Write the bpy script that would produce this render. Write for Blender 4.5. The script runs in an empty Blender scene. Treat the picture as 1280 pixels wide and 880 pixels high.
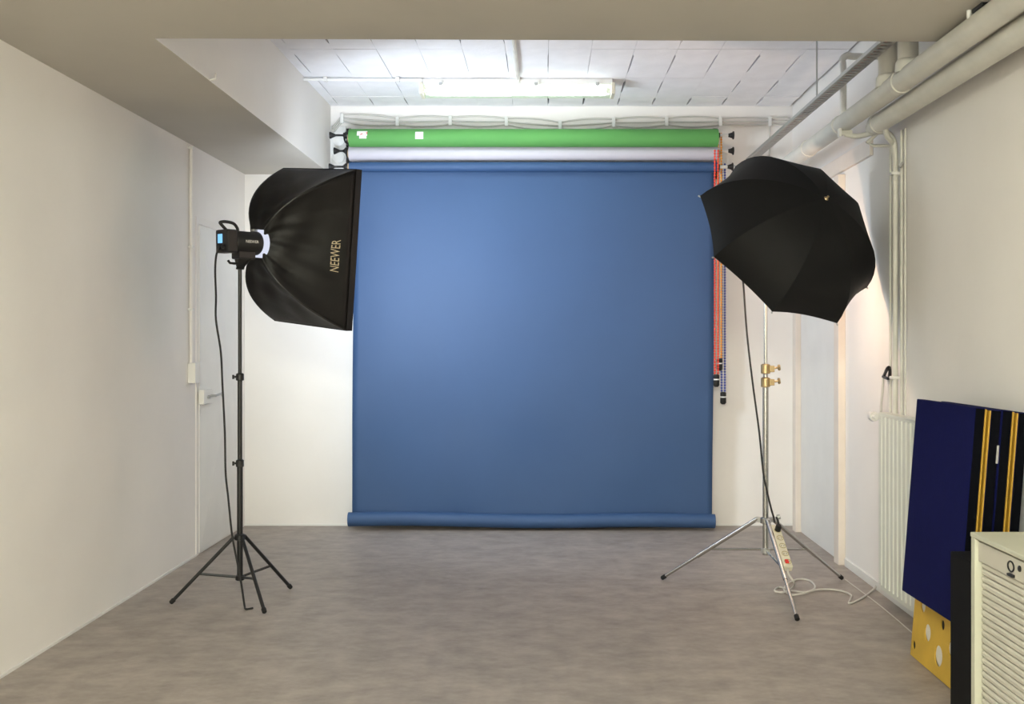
import bpy, bmesh, math, random
from mathutils import Vector, Matrix
random.seed(7)
PI = math.pi
S = bpy.context.scene
COL = S.collection
# ---------------------------------------------------------------- camera
FPX, CH, VX, VY = 1347.0, 1.4105, 680.0, 424.0      # focal length in px, eye height, vanishing point
cd = bpy.data.cameras.new('camera'); cam = bpy.data.objects.new('camera', cd); COL.objects.link(cam)
cam.location = (0, 0, CH); cam.rotation_euler = (PI/2, 0, 0)
cd.sensor_width = 36; cd.sensor_fit = 'HORIZONTAL'; cd.lens = 36*FPX/1280
cd.shift_x = -(VX-640)/1280; cd.shift_y = -(440-VY)/1280
cd.clip_start = 0.05
S.camera = cam
# ---------------------------------------------------------------- world, exposure
w = bpy.data.worlds.new('world'); S.world = w; w.use_nodes = True
w.node_tree.nodes['Background'].inputs[0].default_value = (.9, .95, 1, 1)
w.node_tree.nodes['Background'].inputs[1].default_value = 0.02
S.view_settings.view_transform = 'Standard'; S.view_settings.look = 'None'
S.view_settings.gamma = 1; S.view_settings.use_curve_mapping = False
S.view_settings.exposure = 0.0
TUBE_BACK = 13.0      # emission of the fluorescent tubes over the backdrop
TUBE_FRONT = 510.0     # emission of the tubes on the low ceiling behind the camera
SOFTBOX = 9.0        # emission of the soft box cloth
SOFTBOX_W = 35.0      # watts of the lamp behind the cloth
UMBRELLA_W = 14.5     # watts of the lamp in the umbrella

def px(u, v, d): return Vector(((u-VX)*d/FPX, d, CH-(v-VY)*d/FPX))
def fl(u, v, z=0.0):
    d = (CH-z)*FPX/(v-VY); return Vector(((u-VX)*d/FPX, d, z))
def onx(u, v, x):
    d = x*FPX/(u-VX); return px(u, v, d)

# ---------------------------------------------------------------- materials
MATS = {}
def lin(c):
    return tuple(((x/255)/12.92 if x/255 <= .04045 else ((x/255+.055)/1.055)**2.4) for x in c)
def mat(name, rgb, rough=.5, metal=0, noise=0, nscale=8, bump=0, bscale=60, stretch=(1,1,1), spec=.5, sheen=0):
    m = bpy.data.materials.new(name); m.use_nodes = True
    nt = m.node_tree; b = nt.nodes['Principled BSDF']
    c = lin(rgb)
    b.inputs['Roughness'].default_value = rough; b.inputs['Metallic'].default_value = metal
    b.inputs['Specular IOR Level'].default_value = spec
    b.inputs['Base Color'].default_value = (*c, 1)
    if noise or bump:
        tc = nt.nodes.new('ShaderNodeTexCoord'); mp = nt.nodes.new('ShaderNodeMapping')
        mp.inputs['Scale'].default_value = stretch
        nt.links.new(tc.outputs['Object'], mp.inputs[0])
    if noise:
        n = nt.nodes.new('ShaderNodeTexNoise'); n.inputs['Scale'].default_value = nscale; n.inputs['Detail'].default_value = 5
        r = nt.nodes.new('ShaderNodeValToRGB')
        lo = tuple(max(0, x*(1-noise)) for x in c); hi = tuple(min(1, x*(1+noise)) for x in c)
        r.color_ramp.elements[0].position = .3; r.color_ramp.elements[1].position = .7
        r.color_ramp.elements[0].color = (*lo, 1); r.color_ramp.elements[1].color = (*hi, 1)
        nt.links.new(mp.outputs[0], n.inputs['Vector']); nt.links.new(n.outputs['Fac'], r.inputs[0])
        nt.links.new(r.outputs[0], b.inputs['Base Color'])
    if bump:
        n2 = nt.nodes.new('ShaderNodeTexNoise'); n2.inputs['Scale'].default_value = bscale; n2.inputs['Detail'].default_value = 4
        bp = nt.nodes.new('ShaderNodeBump'); bp.inputs['Strength'].default_value = bump; bp.inputs['Distance'].default_value = .01
        nt.links.new(mp.outputs[0], n2.inputs['Vector']); nt.links.new(n2.outputs['Fac'], bp.inputs['Height'])
        nt.links.new(bp.outputs[0], b.inputs['Normal'])
    MATS[name] = m; return m
def emis(name, rgb, strength):
    m = bpy.data.materials.new(name); m.use_nodes = True; nt = m.node_tree
    nt.nodes.remove(nt.nodes['Principled BSDF'])
    e = nt.nodes.new('ShaderNodeEmission'); e.inputs[0].default_value = (*rgb, 1); e.inputs[1].default_value = strength
    nt.links.new(e.outputs[0], nt.nodes['Material Output'].inputs[0]); MATS[name] = m; return m
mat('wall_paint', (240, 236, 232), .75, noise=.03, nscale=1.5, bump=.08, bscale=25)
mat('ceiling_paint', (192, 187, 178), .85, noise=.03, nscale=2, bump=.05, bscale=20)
mat('block_paint', (243, 242, 245), .8, noise=.04, nscale=6, bump=.25, bscale=45)
mat('joint', (42, 40, 40), .9)
mat('white_gloss', (232, 231, 228), .4, noise=.03, nscale=4)
mat('pipe_paint', (214, 212, 204), .55, noise=.06, nscale=7, bump=.2, bscale=14)
mat('cream', (214, 209, 190), .5)
mat('radiator_paint', (222, 225, 216), .4, noise=.02)
mat('trim_beige', (230, 220, 210), .6, noise=.03)
mat('black_metal', (22, 22, 23), .4)
mat('black_plastic', (24, 23, 24), .45)
mat('black_fabric', (14, 13, 13), .5, spec=.3, bump=.55, bscale=5, noise=.15, nscale=7)
mat('umbrella_black', (15, 15, 16), .7, spec=.25, bump=.1, bscale=10, noise=.12, nscale=9)
mat('umbrella_white', (240, 238, 234), .6)
mat('chrome', (188, 188, 186), .25, metal=1)
mat('brass', (190, 168, 130), .35, metal=1)
mat('cable_black', (30, 29, 29), .6)
mat('cable_white', (206, 203, 197), .55)
mat('cable_pink', (220, 172, 168), .55)
mat('galvanised', (186, 186, 185), .4, metal=.7)
mat('paper_green', (88, 152, 80), .75, noise=.03, nscale=3)
mat('paper_white', (196, 192, 202), .75, noise=.02)
mat('paper_blue', (48, 78, 120), .62, noise=.03, nscale=2, bump=.05, bscale=3)
mat('cardboard', (176, 152, 120), .85)
mat('chain_red', (226, 62, 30), .45); mat('chain_yellow', (240, 160, 30), .45); mat('chain_blue', (58, 74, 160), .45)
mat('rubber', (14, 14, 14), .7)
mat('navy', (11, 16, 70), .95, spec=.15, noise=.06, nscale=30, bump=.15, bscale=200)
mat('edge_black', (4, 5, 11), .95, spec=.1)
mat('navy_dark', (16, 17, 36), .85)
mat('yellow_edge', (180, 140, 42), .6)
mat('yellow_board', (206, 168, 62), .6, noise=.1, nscale=6)
mat('white_board', (228, 224, 216), .6)
mat('black_board', (6, 6, 7), .7, spec=.2)
mat('cabinet_paint', (200, 200, 182), .45, noise=.03, nscale=5)
mat('cabinet_slat', (200, 196, 184), .5)
mat('dark_inside', (28, 26, 24), .8)
mat('socket_grey', (170, 160, 120), .5)
mat('red_switch', (220, 40, 30), .35)
mat('label_white', (236, 234, 232), .6)
mat('logo', (196, 182, 150), .6)
emis('tube_back', (.88, .97, 1.0), TUBE_BACK)
emis('tube_front', (1.0, .96, .885), TUBE_FRONT)
emis('softbox_lit', (.80, .90, 1.0), SOFTBOX)
emis('screen', (.25, .6, 1.0), 1.2)
emis('reflector_glow', (.80, .84, 1.0), .9)  # added glow in place of lamp light leaking through the white plastic dish
emis('bulb', (1.0, .82, .6), 20)
def floor_mat():
    m = mat('floor_vinyl', (138, 128, 121), .5); nt = m.node_tree; b = nt.nodes['Principled BSDF']
    tc = nt.nodes.new('ShaderNodeTexCoord')
    def noise(scale, st, det):
        mp = nt.nodes.new('ShaderNodeMapping'); mp.inputs['Scale'].default_value = st
        n = nt.nodes.new('ShaderNodeTexNoise'); n.inputs['Scale'].default_value = scale; n.inputs['Detail'].default_value = det
        n.inputs['Roughness'].default_value = .6
        nt.links.new(tc.outputs['Object'], mp.inputs[0]); nt.links.new(mp.outputs[0], n.inputs['Vector']); return n
    a = noise(6.5, (1, 1.35, 1), 7); c = noise(26, (1, 1.3, 1), 3)
    mx = nt.nodes.new('ShaderNodeMath'); mx.operation = 'MULTIPLY_ADD'; mx.inputs[1].default_value = .35
    nt.links.new(c.outputs['Fac'], mx.inputs[0]); nt.links.new(a.outputs['Fac'], mx.inputs[2])
    r = nt.nodes.new('ShaderNodeValToRGB'); e = r.color_ramp.elements
    e[0].position = .40; e[1].position = .95
    e[0].color = (*lin((134, 125, 118)), 1); e[1].color = (*lin((174, 163, 155)), 1)
    nt.links.new(mx.outputs[0], r.inputs[0]); nt.links.new(r.outputs[0], b.inputs['Base Color'])
    bp = nt.nodes.new('ShaderNodeBump'); bp.inputs['Strength'].default_value = .12; bp.inputs['Distance'].default_value = .005
    nt.links.new(a.outputs['Fac'], bp.inputs['Height']); nt.links.new(bp.outputs[0], b.inputs['Normal'])
floor_mat()
def cover_mat():
    m = bpy.data.materials.new('clear_cover'); m.use_nodes = True; nt = m.node_tree
    nt.nodes.remove(nt.nodes['Principled BSDF'])
    t = nt.nodes.new('ShaderNodeBsdfTransparent'); t.inputs[0].default_value = (.95, 1, .9, 1)
    g = nt.nodes.new('ShaderNodeBsdfGlossy'); g.inputs['Roughness'].default_value = .15
    x = nt.nodes.new('ShaderNodeMixShader'); x.inputs[0].default_value = .1
    nt.links.new(t.outputs[0], x.inputs[1]); nt.links.new(g.outputs[0], x.inputs[2])
    nt.links.new(x.outputs[0], nt.nodes['Material Output'].inputs[0]); MATS['clear_cover'] = m
cover_mat()
def label_mat():
    m = mat('sticker', (236, 234, 232), .6); nt = m.node_tree; b = nt.nodes['Principled BSDF']
    tc = nt.nodes.new('ShaderNodeTexCoord'); n = nt.nodes.new('ShaderNodeTexNoise'); n.inputs['Scale'].default_value = 40
    r = nt.nodes.new('ShaderNodeValToRGB'); r.color_ramp.elements[0].position = .55; r.color_ramp.elements[1].position = .62
    r.color_ramp.elements[0].color = (*lin((236, 234, 232)), 1); r.color_ramp.elements[1].color = (*lin((214, 110, 110)), 1)
    nt.links.new(tc.outputs['Object'], n.inputs['Vector']); nt.links.new(n.outputs['Fac'], r.inputs[0])
    nt.links.new(r.outputs[0], b.inputs['Base Color'])
label_mat()

# ---------------------------------------------------------------- mesh helpers
class MB:
    def __init__(s): s.v = []; s.f = []; s.sm = []
    def add(s, vs, fs, smooth=False):
        o = len(s.v); s.v += [Vector(p) for p in vs]
        for f in fs: s.f.append([i+o for i in f]); s.sm.append(smooth)
        return s
    def box(s, a, b):
        (x0,y0,z0),(x1,y1,z1) = a, b
        return s.hexa([(x0,y0,z0),(x1,y0,z0),(x1,y1,z0),(x0,y1,z0),(x0,y0,z1),(x1,y0,z1),(x1,y1,z1),(x0,y1,z1)])
    def hexa(s, p):
        return s.add(p, [(3,2,1,0),(4,5,6,7),(0,1,5,4),(1,2,6,5),(2,3,7,6),(3,0,4,7)])
    def obox(s, c, X, Y, Z, hx, hy, hz):      # oriented box
        c = Vector(c); P = []
        for sz in (-1, 1):
            for sx, sy in ((-1,-1),(1,-1),(1,1),(-1,1)): P.append(c+X*hx*sx+Y*hy*sy+Z*hz*sz)
        return s.hexa(P)
    def tube(s, pts, r, n=10, caps=True):
        pts = [Vector(p) for p in pts]; rs = r if isinstance(r, (list, tuple)) else [r]*len(pts)
        t0 = (pts[1]-pts[0]).normalized()
        u = t0.cross(Vector((0,0,1)) if abs(t0.z) < .9 else Vector((1,0,0))).normalized()
        vs = []; fs = []
        for i, p in enumerate(pts):
            t = (pts[min(i+1, len(pts)-1)]-pts[max(i-1, 0)]).normalized()
            u = (u-t*u.dot(t)).normalized(); w_ = t.cross(u)
            for k in range(n):
                a = 2*PI*k/n; vs.append(p+(u*math.cos(a)+w_*math.sin(a))*rs[i])
        for i in range(len(pts)-1):
            for k in range(n):
                fs.append((i*n+k, i*n+(k+1) % n, (i+1)*n+(k+1) % n, (i+1)*n+k))
        s.add(vs, fs, True)
        if caps:
            s.add(vs[:n], [tuple(reversed(range(n)))]); s.add(vs[-n:], [tuple(range(n))])
        return s
    def lathe(s, o, ax, prof, n=20):          # prof: (distance along axis, radius)
        o = Vector(o); ax = Vector(ax).normalized()
        return s.tube2([o+ax*a for a, r in prof], [r for a, r in prof], ax, n)
    def tube2(s, pts, rs, ax, n):
        u = ax.cross(Vector((0,0,1)) if abs(ax.z) < .9 else Vector((1,0,0))).normalized(); w_ = ax.cross(u)
        vs = []; fs = []
        for p, r in zip(pts, rs):
            for k in range(n):
                a = 2*PI*k/n; vs.append(p+(u*math.cos(a)+w_*math.sin(a))*max(r, 1e-4))
        for i in range(len(pts)-1):
            for k in range(n): fs.append((i*n+k, i*n+(k+1) % n, (i+1)*n+(k+1) % n, (i+1)*n+k))
        s.add(vs, fs, True); s.add(vs[:n], [tuple(reversed(range(n)))]); s.add(vs[-n:], [tuple(range(n))])
        return s
    def grid(s, F, nu, nv, smooth=True):
        vs = [F(i/nu, j/nv) for i in range(nu+1) for j in range(nv+1)]
        fs = [(i*(nv+1)+j, (i+1)*(nv+1)+j, (i+1)*(nv+1)+j+1, i*(nv+1)+j+1) for i in range(nu) for j in range(nv)]
        return s.add(vs, fs, smooth)
    def build(s, name, m, parent=None, bevel=0, thick=0, sharp=40):
        me = bpy.data.meshes.new(name)
        lo = [min(p[i] for p in s.v) for i in range(3)]; hi = [max(p[i] for p in s.v) for i in range(3)]
        org = Vector(((lo[0]+hi[0])/2, (lo[1]+hi[1])/2, (lo[2]+hi[2])/2 if parent else lo[2]))
        me.from_pydata([p-org for p in s.v], [], s.f)
        me.polygons.foreach_set('use_smooth', s.sm)
        if bevel:
            bm = bmesh.new(); bm.from_mesh(me)
            bmesh.ops.bevel(bm, geom=bm.edges[:], offset=bevel, segments=2, affect='EDGES', profile=.5)
            bm.to_mesh(me); bm.free()
        bm = bmesh.new(); bm.from_mesh(me)
        if not thick:
            bmesh.ops.remove_doubles(bm, verts=bm.verts, dist=1e-5)
            bmesh.ops.recalc_face_normals(bm, faces=bm.faces)
        bm.to_mesh(me); bm.free()
        if any(s.sm): me.set_sharp_from_angle(angle=math.radians(sharp))
        me.materials.append(MATS[m])
        o = bpy.data.objects.new(name, me); COL.objects.link(o)
        if parent: o.parent = parent; o.location = org-wloc(parent)
        else: o.location = org
        if thick:
            md = o.modifiers.new('solidify', 'SOLIDIFY'); md.thickness = thick; md.offset = 0
        return o
def wloc(o):
    p = Vector(o.location)
    while o.parent: o = o.parent; p += o.location
    return p
def tag(o, label, cat, group=None):
    o['label'] = label; o['category'] = cat
    if group: o['group'] = group
    return o
def struct(o): o['kind'] = 'structure'; return o
def thing(name, loc, label, cat, group=None):
    o = bpy.data.objects.new(name, None); COL.objects.link(o); o.location = loc
    o.empty_display_size = .1
    return tag(o, label, cat, group)
def spline(pts, n=8):                          # Catmull-Rom through points
    P = [Vector(p) for p in pts]; P = [2*P[0]-P[1]]+P+[2*P[-1]-P[-2]]; out = []
    for i in range(1, len(P)-2):
        for k in range(n):
            t = k/n; a, b, c, d = P[i-1:i+3]
            out.append(.5*((2*b)+(c-a)*t+(2*a-5*b+4*c-d)*t*t+(3*b-a-3*c+d)*t**3))
    out.append(P[-2]); return out
def text_mesh(body, size):                     # flat text as vertices and faces, lower left at the origin
    cu = bpy.data.curves.new('text', 'FONT'); cu.body = body; cu.size = size; cu.resolution_u = 3
    o = bpy.data.objects.new('text', cu); COL.objects.link(o)
    me = bpy.data.meshes.new_from_object(o.evaluated_get(bpy.context.evaluated_depsgraph_get()))
    vs = [v.co.copy() for v in me.vertices]; fs = [tuple(p.vertices) for p in me.polygons]
    bpy.data.objects.remove(o); bpy.data.curves.remove(cu); bpy.data.meshes.remove(me)
    return vs, fs

# ================================================================= the room
XL, XR, YB, YF, ZC, ZS = -2.264, 1.88, 8.155, -2.2, 3.172, 2.6585
XSO = -1.614                                   # inner face of the soffit
struct(MB().box((XL-.2, YF-.2, -.1), (XR+.2, YB+.2, 0)).build('floor', 'floor_vinyl'))
struct(MB().box((XL-.2, YF-.2, 0), (XL, YB+.2, 3.4)).build('wall_left', 'wall_paint'))
struct(MB().box((XR, YF-.2, 0), (XR+.2, YB+.2, 3.4)).build('wall_right', 'wall_paint'))
struct(MB().box((XL, YB, 0), (XR, YB+.2, 3.4)).build('wall_back', 'wall_paint'))
struct(MB().box((XL, YF-.2, 0), (XR, YF, 3.4)).build('wall_front', 'wall_paint'))
# low ceiling slab and the boxed soffit along the left wall
y0, y1 = 4.462, 4.522
P = [(XL, YF), (XR, YF), (XR, y1), (XSO, y0+.009), (XSO, YB), (XL, YB)]
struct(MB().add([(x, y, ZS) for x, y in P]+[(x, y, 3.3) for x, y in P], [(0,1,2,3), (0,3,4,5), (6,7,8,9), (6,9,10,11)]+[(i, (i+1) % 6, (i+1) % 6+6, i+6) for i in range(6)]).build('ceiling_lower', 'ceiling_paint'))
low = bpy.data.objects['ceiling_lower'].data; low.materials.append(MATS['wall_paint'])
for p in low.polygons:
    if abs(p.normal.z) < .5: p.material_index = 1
# upper ceiling of hollow blocks
ceil = struct(MB().box((XSO-.1, 4.3, ZC+.035), (XR+.1, YB+.1, ZC+.2)).build('ceiling_upper', 'joint'))
rows = [4.38, 5.10, 5.83, 6.55, 7.27, 7.83, 8.155]
XC0 = -1.545
cw = .262
meshes = {}
def block_mesh(L, var):
    k = (round(L, 3), var)
    if k in meshes: return meshes[k]
    rr = random.Random(var*17+int(L*1000))
    a, b = [(.0008, .008), (.0008, .012), (.001, .004), (.0005, .0012), (.0008, .010), (.001, .002)][var]
    h0 = cw/2; q = L/2-.003
    xl = [-(h0-a), -(h0-a), -(h0-b), -(h0-b*.8), -(h0-a), -(h0-a)]
    t = [-q, -q*rr.uniform(.6, .8), -q*.55, q*.5, q*rr.uniform(.55, .75), q]
    left = [(x, y) for x, y in zip(xl, t)]
    b2 = b*rr.uniform(.1, .9)
    xr = [h0-a, h0-a, h0-b2, h0-b2, h0-a, h0-a]
    right = [(x, y) for x, y in zip(xr, t)]
    poly = left+right[::-1]; n = len(poly)
    vs = [(x, y, 0) for x, y in poly]+[(x, y, .035) for x, y in poly]
    fs = [tuple(range(n)), tuple(reversed(range(n, 2*n)))]+[(i, i+n, (i+1) % n+n, (i+1) % n) for i in range(n)]
    me = bpy.data.meshes.new('ceiling_block'); me.from_pydata(vs, [], fs)
    bm = bmesh.new(); bm.from_mesh(me); bmesh.ops.recalc_face_normals(bm, faces=bm.faces); bm.to_mesh(me); bm.free()
    me.materials.append(MATS['block_paint']); meshes[k] = me; return me
for r in range(len(rows)-1):
    L = rows[r+1]-rows[r]
    for c in range(-1, 14):
        x = XC0+cw*(c-.5)+cw/2-cw/2
        if x < XSO-.2 or x > XR+.1: continue
        o = bpy.data.objects.new('ceiling_block', block_mesh(L, random.randrange(6))); COL.objects.link(o)
        o.parent = ceil
        o.location = Vector((x, (rows[r]+rows[r+1])/2, ZC+random.uniform(0, .004)))-ceil.location
# floor edge beads
struct(MB().box((XL, YF, 0), (XL+.008, 7.0, .012)).build('baseboard_left', 'white_gloss'))
struct(MB().box((XL, YB-.008, 0), (XR, YB, .014)).build('baseboard_back', 'white_gloss'))
struct(MB().box((XR-.012, YF, 0), (XR, 6.70, .05)).build('baseboard_right', 'white_gloss', bevel=.002))

# ---- steel door in the left wall, pressed into a shallow four-sided pyramid
def door_left():
    ya, yb, zt = 7.05, 8.06, 2.16
    d = struct(MB().box((XL, ya, .012), (XL+.012, yb, zt)).build('door_1', 'white_gloss', bevel=.003))
    x0, x1 = XL+.012, XL+.046
    c = (x1+.025, (ya+yb)/2-.03, 1.07); m = .03
    q = [(x0, ya+m, .05), (x0, yb-m, .05), (x0, yb-m, zt-m), (x0, ya+m, zt-m)]
    MB().add(q+[c], [(0,1,4),(1,2,4),(2,3,4),(3,0,4)]).build('door_panel', 'white_gloss', d)
    MB().box((XL, ya-.05, .001), (XL+.006, ya-.004, zt+.05)).box((XL, ya-.004, zt+.004), (XL+.006, yb+.05, zt+.05)).box((XL, yb+.004, .001), (XL+.006, yb+.05, zt+.004)).build('door_frame', 'wall_paint', d)
    lk = MB().box((XL+.012, 7.02, .985), (XL+.05, 7.20, 1.08)).build('rim_lock', 'white_gloss', d, bevel=.005)
    MB().tube([(XL+.05, 7.16, 1.035), (XL+.085, 7.16, 1.035), (XL+.09, 7.19, 1.04), (XL+.09, 7.28, 1.045), (XL+.09, 7.30, 1.02)], .008, 8).build('handle', 'galvanised', lk)
    MB().lathe((XL+.05, 7.10, 1.03), (1,0,0), [(0, .012), (.012, .012), (.014, .008)], 12).build('key_cylinder', 'galvanised', lk)
door_left()
# ---- door in the right wall under the long rail
def door_right():
    ya, yb, zt = 6.83, 7.86, 2.42
    d = struct(MB().box((XR-.006, ya, .012), (XR, yb, zt)).build('door_2', 'white_gloss', bevel=.002))
    for a, b in ((ya-.11, ya-.005), (yb+.005, yb+.10)):
        MB().box((XR-.045, a, 0), (XR, b, zt+.02)).build('door_post', 'trim_beige', d, bevel=.004)
door_right()
struct(MB().box((XR-.022, 6.15, 2.46), (XR, YB, 2.56)).build('trim_1', 'trim_beige', bevel=.004))

# ================================================================= backdrop rolls
YR = 7.97
def zpx(v, d): return CH-(v-VY)*d/FPX
def xpx(u, d): return (u-VX)*d/FPX
def roll(name, m, label, yc, vc, r, u0, u1, core=True):
    zc = zpx(vc, yc); xa, xb = xpx(u0, yc), xpx(u1, yc)
    t = thing(name, ((xa+xb)/2, yc, zc-r), label, 'backdrop roll')
    MB().lathe((xa, yc, zc), (1,0,0), [(0, r*.9), (0, r), (xb-xa, r), (xb-xa, r*.9)], 32).build('paper_roll', m, t)
    # core tube and expander spindles at both ends
    for x, s in ((xa, -1), (xb, 1)):
        MB().lathe((x, yc, zc), (s, 0, 0), [(0, .03), (.012, .03), (.012, .024)], 18).build('core_tube', 'cardboard', t)
    return t, xa, xb, yc, zc, r
def spindle(t, x, y, z, s, L, m):
    b = .013
    MB().lathe((x, y, z), (s, 0, 0), [(0, .026), (.018, .026), (.03, .014), (.04, .008), (L-.045, .008), (L-.035, .012), (L-.02, .019), (L-.006, .026), (L, .026)], 16).build('spindle', m, t)
g = roll('backdrop_roll', 'paper_green', 'rolled-up bright green paper backdrop, topmost of the three rolls', YR, 172.5, .066, 437, 897)
w_ = roll('backdrop_roll', 'paper_white', 'rolled-up pale grey paper backdrop between the green and blue rolls', 8.055, 192, .058, 437, 897)
def white_spindle(t, x, y, z):
    MB().lathe((x, y, z), (1,0,0), [(0, .012), (.066, .012), (.07, .010)], 14).build('spindle_sleeve', 'white_gloss', t)
    MB().lathe((x+.066, y, z), (1,0,0), [(0, .012), (.012, .016), (.03, .022), (.034, .03), (.042, .03)], 14).build('knob', 'black_plastic', t)
for (t, xa, xb, yc, zc, r), L in ((g, .135), (w_, .105)):
    spindle(t, xa-.012, yc, zc+.02, -1, L, 'black_plastic'); white_spindle(t, xb+.012, yc, zc+.02)
# stickers on the green roll
def sticker(t, ua, ub, va, vb, yc, zc, r, m):
    def F(a, b):
        x = xpx(ua+(ub-ua)*a, yc-r); z = zpx(va+(vb-va)*b, yc-r*.8)
        dz = max(-1, min(1, (z-zc)/r)); rr = r+.0012
        return Vector((x, yc-math.sqrt(max(0, 1-dz*dz))*rr, zc+dz*rr))
    MB().grid(F, 3, 8).build('sticker', m, t)
sticker(g[0], 446, 459, 164, 170, g[3], g[4], g[5], 'sticker'); sticker(g[0], 449, 458, 170, 173.5, g[3], g[4], g[5], 'label_white')
sticker(g[0], 519, 529, 165, 174, g[3], g[4], g[5], 'label_white')
# blue backdrop pulled down to the floor
def blue():
    yc = 7.985; vc, r = 208.5, .036
    zc = zpx(vc, yc); xa, xb = xpx(437, yc), xpx(896, yc)
    t = thing('paper_backdrop', ((xa+xb)/2, yc, 0), 'blue paper backdrop pulled down to the floor with a weighted bottom roll', 'backdrop')
    MB().lathe((xa, yc, zc), (1,0,0), [(0, r*.8), (0, r), (xb-xa, r), (xb-xa, r*.8)], 28).build('paper_roll', 'paper_blue', t)
    for x, s in ((xa, -1), (xb, 1)):
        MB().lathe((x, yc, zc), (s, 0, 0), [(0, .026), (.012, .026), (.012, .02)], 16).build('core_tube', 'cardboard', t)
    spindle(t, xa-.012, yc, zc, -1, .14, 'black_plastic'); white_spindle(t, xb+.012, yc, zc)
    yb = 7.955; rb = .052; zb = rb+.022; zr = -.012
    ys = yc+r
    xl0, xl1 = xpx(443, ys), xpx(440, yb+rb); xr0, xr1 = xpx(893.5, ys), xpx(890, yb+rb)
    def F(a, b):
        z = zc-(zc-zb)*b
        x = (xl0+(xl1-xl0)*b)*(1-a)+(xr0+(xr1-xr0)*b)*a
        y = ys+(yb+rb-ys)*b-.035*math.sin(PI*b)**1.0*(1-.4*math.cos(PI*2*a))*.5
        y += .006*math.sin(9*a+5*b)*b*(1-b)*2+.010*math.sin(PI*min(1, max(0, (b-.72)/.28)))*math.sin(4.5*a*PI+.6)
        if a < .06: y += .010*(1-a/.06)*math.sin(b*7)
        return Vector((x, y, z))
    MB().grid(F, 60, 60).build('paper_sheet', 'paper_blue', t, thick=.0008)
    xa, xb = xpx(435.5, yb), xpx(893.5, yb)
    n = 24; P = [(xa+(xb-xa)*i/n, yb, zb+.014*(.5-i/n)+.006*math.sin(i/n*PI*3)) for i in range(n+1)]
    MB().tube(P, rb, 24).build('bottom_roll', 'paper_blue', t)
blue()
# wall brackets carrying the rolls
def bracket(x, name, label, flip):
    t = thing('wall_bracket', (x, YB, 2.6), label, 'bracket', None)
    MB().box((x-.018, YB-.03, 2.62), (x+.018, YB-.002, 3.0)).build('back_plate', 'black_metal', t, bevel=.003)
    for (yc, zc) in ((YR, g[4]+.02), (8.055, w_[4]+.02), (7.985, zpx(208.5, 7.985))):
        MB().tube([(x, YB-.02, zc-.045), (x, yc+.02, zc-.045), (x, yc-.012, zc-.035), (x, yc-.03, zc-.012), (x, yc-.03, zc+.012)], .007, 8).build('hook', 'black_metal', t)
bracket(xpx(432, 8.0), 'l', 'black wall bracket with hooks at the spindle end of the backdrop rolls', -1)
bracket(xpx(896.5, 8.0)+.006, 'r', 'black wall bracket with hooks behind the hanging coloured chains', 1)
# white discs on the wall plate by the left spindles
pl = tag(MB().box((xpx(411, YB)+.01, YB-.012, 2.62), (xpx(433, YB), YB, 3.02)).build('mounting_board', 'white_gloss', bevel=.004), 'white mounting board on the wall behind the black roll spindles', 'board')
for v in (176, 197):
    MB().lathe((xpx(424, YB), YB-.012, zpx(v, YB)), (0,-1,0), [(0, .045), (.014, .045), (.018, .038)], 24).build('disc', 'white_gloss', pl)
# hanging bead chains
def chain(name, m, label, u, v0, v1, d, wv, loop=.012):
    x = xpx(u, d); z0, z1 = zpx(v0, d), zpx(v1, d)
    t = thing('pull_chain', (x, d, z1), label, 'chain', 'hanging pull chains')
    b = MB(); n = int((z0-z1)/.02)
    for s in (-1, 1):
        for i in range(n):
            z = z0-(z0-z1)*(i+.5)/n
            b.lathe((x+s*loop, d, z-.008), (0,0,1), [(0, .002), (.003, .0075), (.008, .009), (.013, .0075), (.016, .002)], 6)
        b.tube([(x+s*loop, d, z0), (x+s*loop, d, z1)], .003, 5)
    o = b.build('chain_beads', m, t); o['kind'] = 'stuff'
    MB().lathe((x, d, z1), (0,0,-1), [(0, .016), (.008, .022), (.03, .022), (.032, .017), (.042, .017), (.044, .022), (.08, .022), (.092, .012)], 14).build('chain_weight', 'rubber', t)
    MB().lathe((x, d, z1-.0325), (0,0,-1), [(0, .0185), (.009, .0185)], 14).build('weight_band', 'label_white', t)
chain('r', 'chain_red', 'red-orange plastic pull chain with black end weight beside the blue backdrop', 895.5, 187, 468, 7.93, 1)
chain('y', 'chain_yellow', 'yellow-orange plastic pull chain with short black end weight', 899.5, 166, 448, 8.02, 1)
chain('b', 'chain_blue', 'blue plastic pull chain, longest of the three, with black end weight', 904, 204, 490, 8.047, 1)

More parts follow.
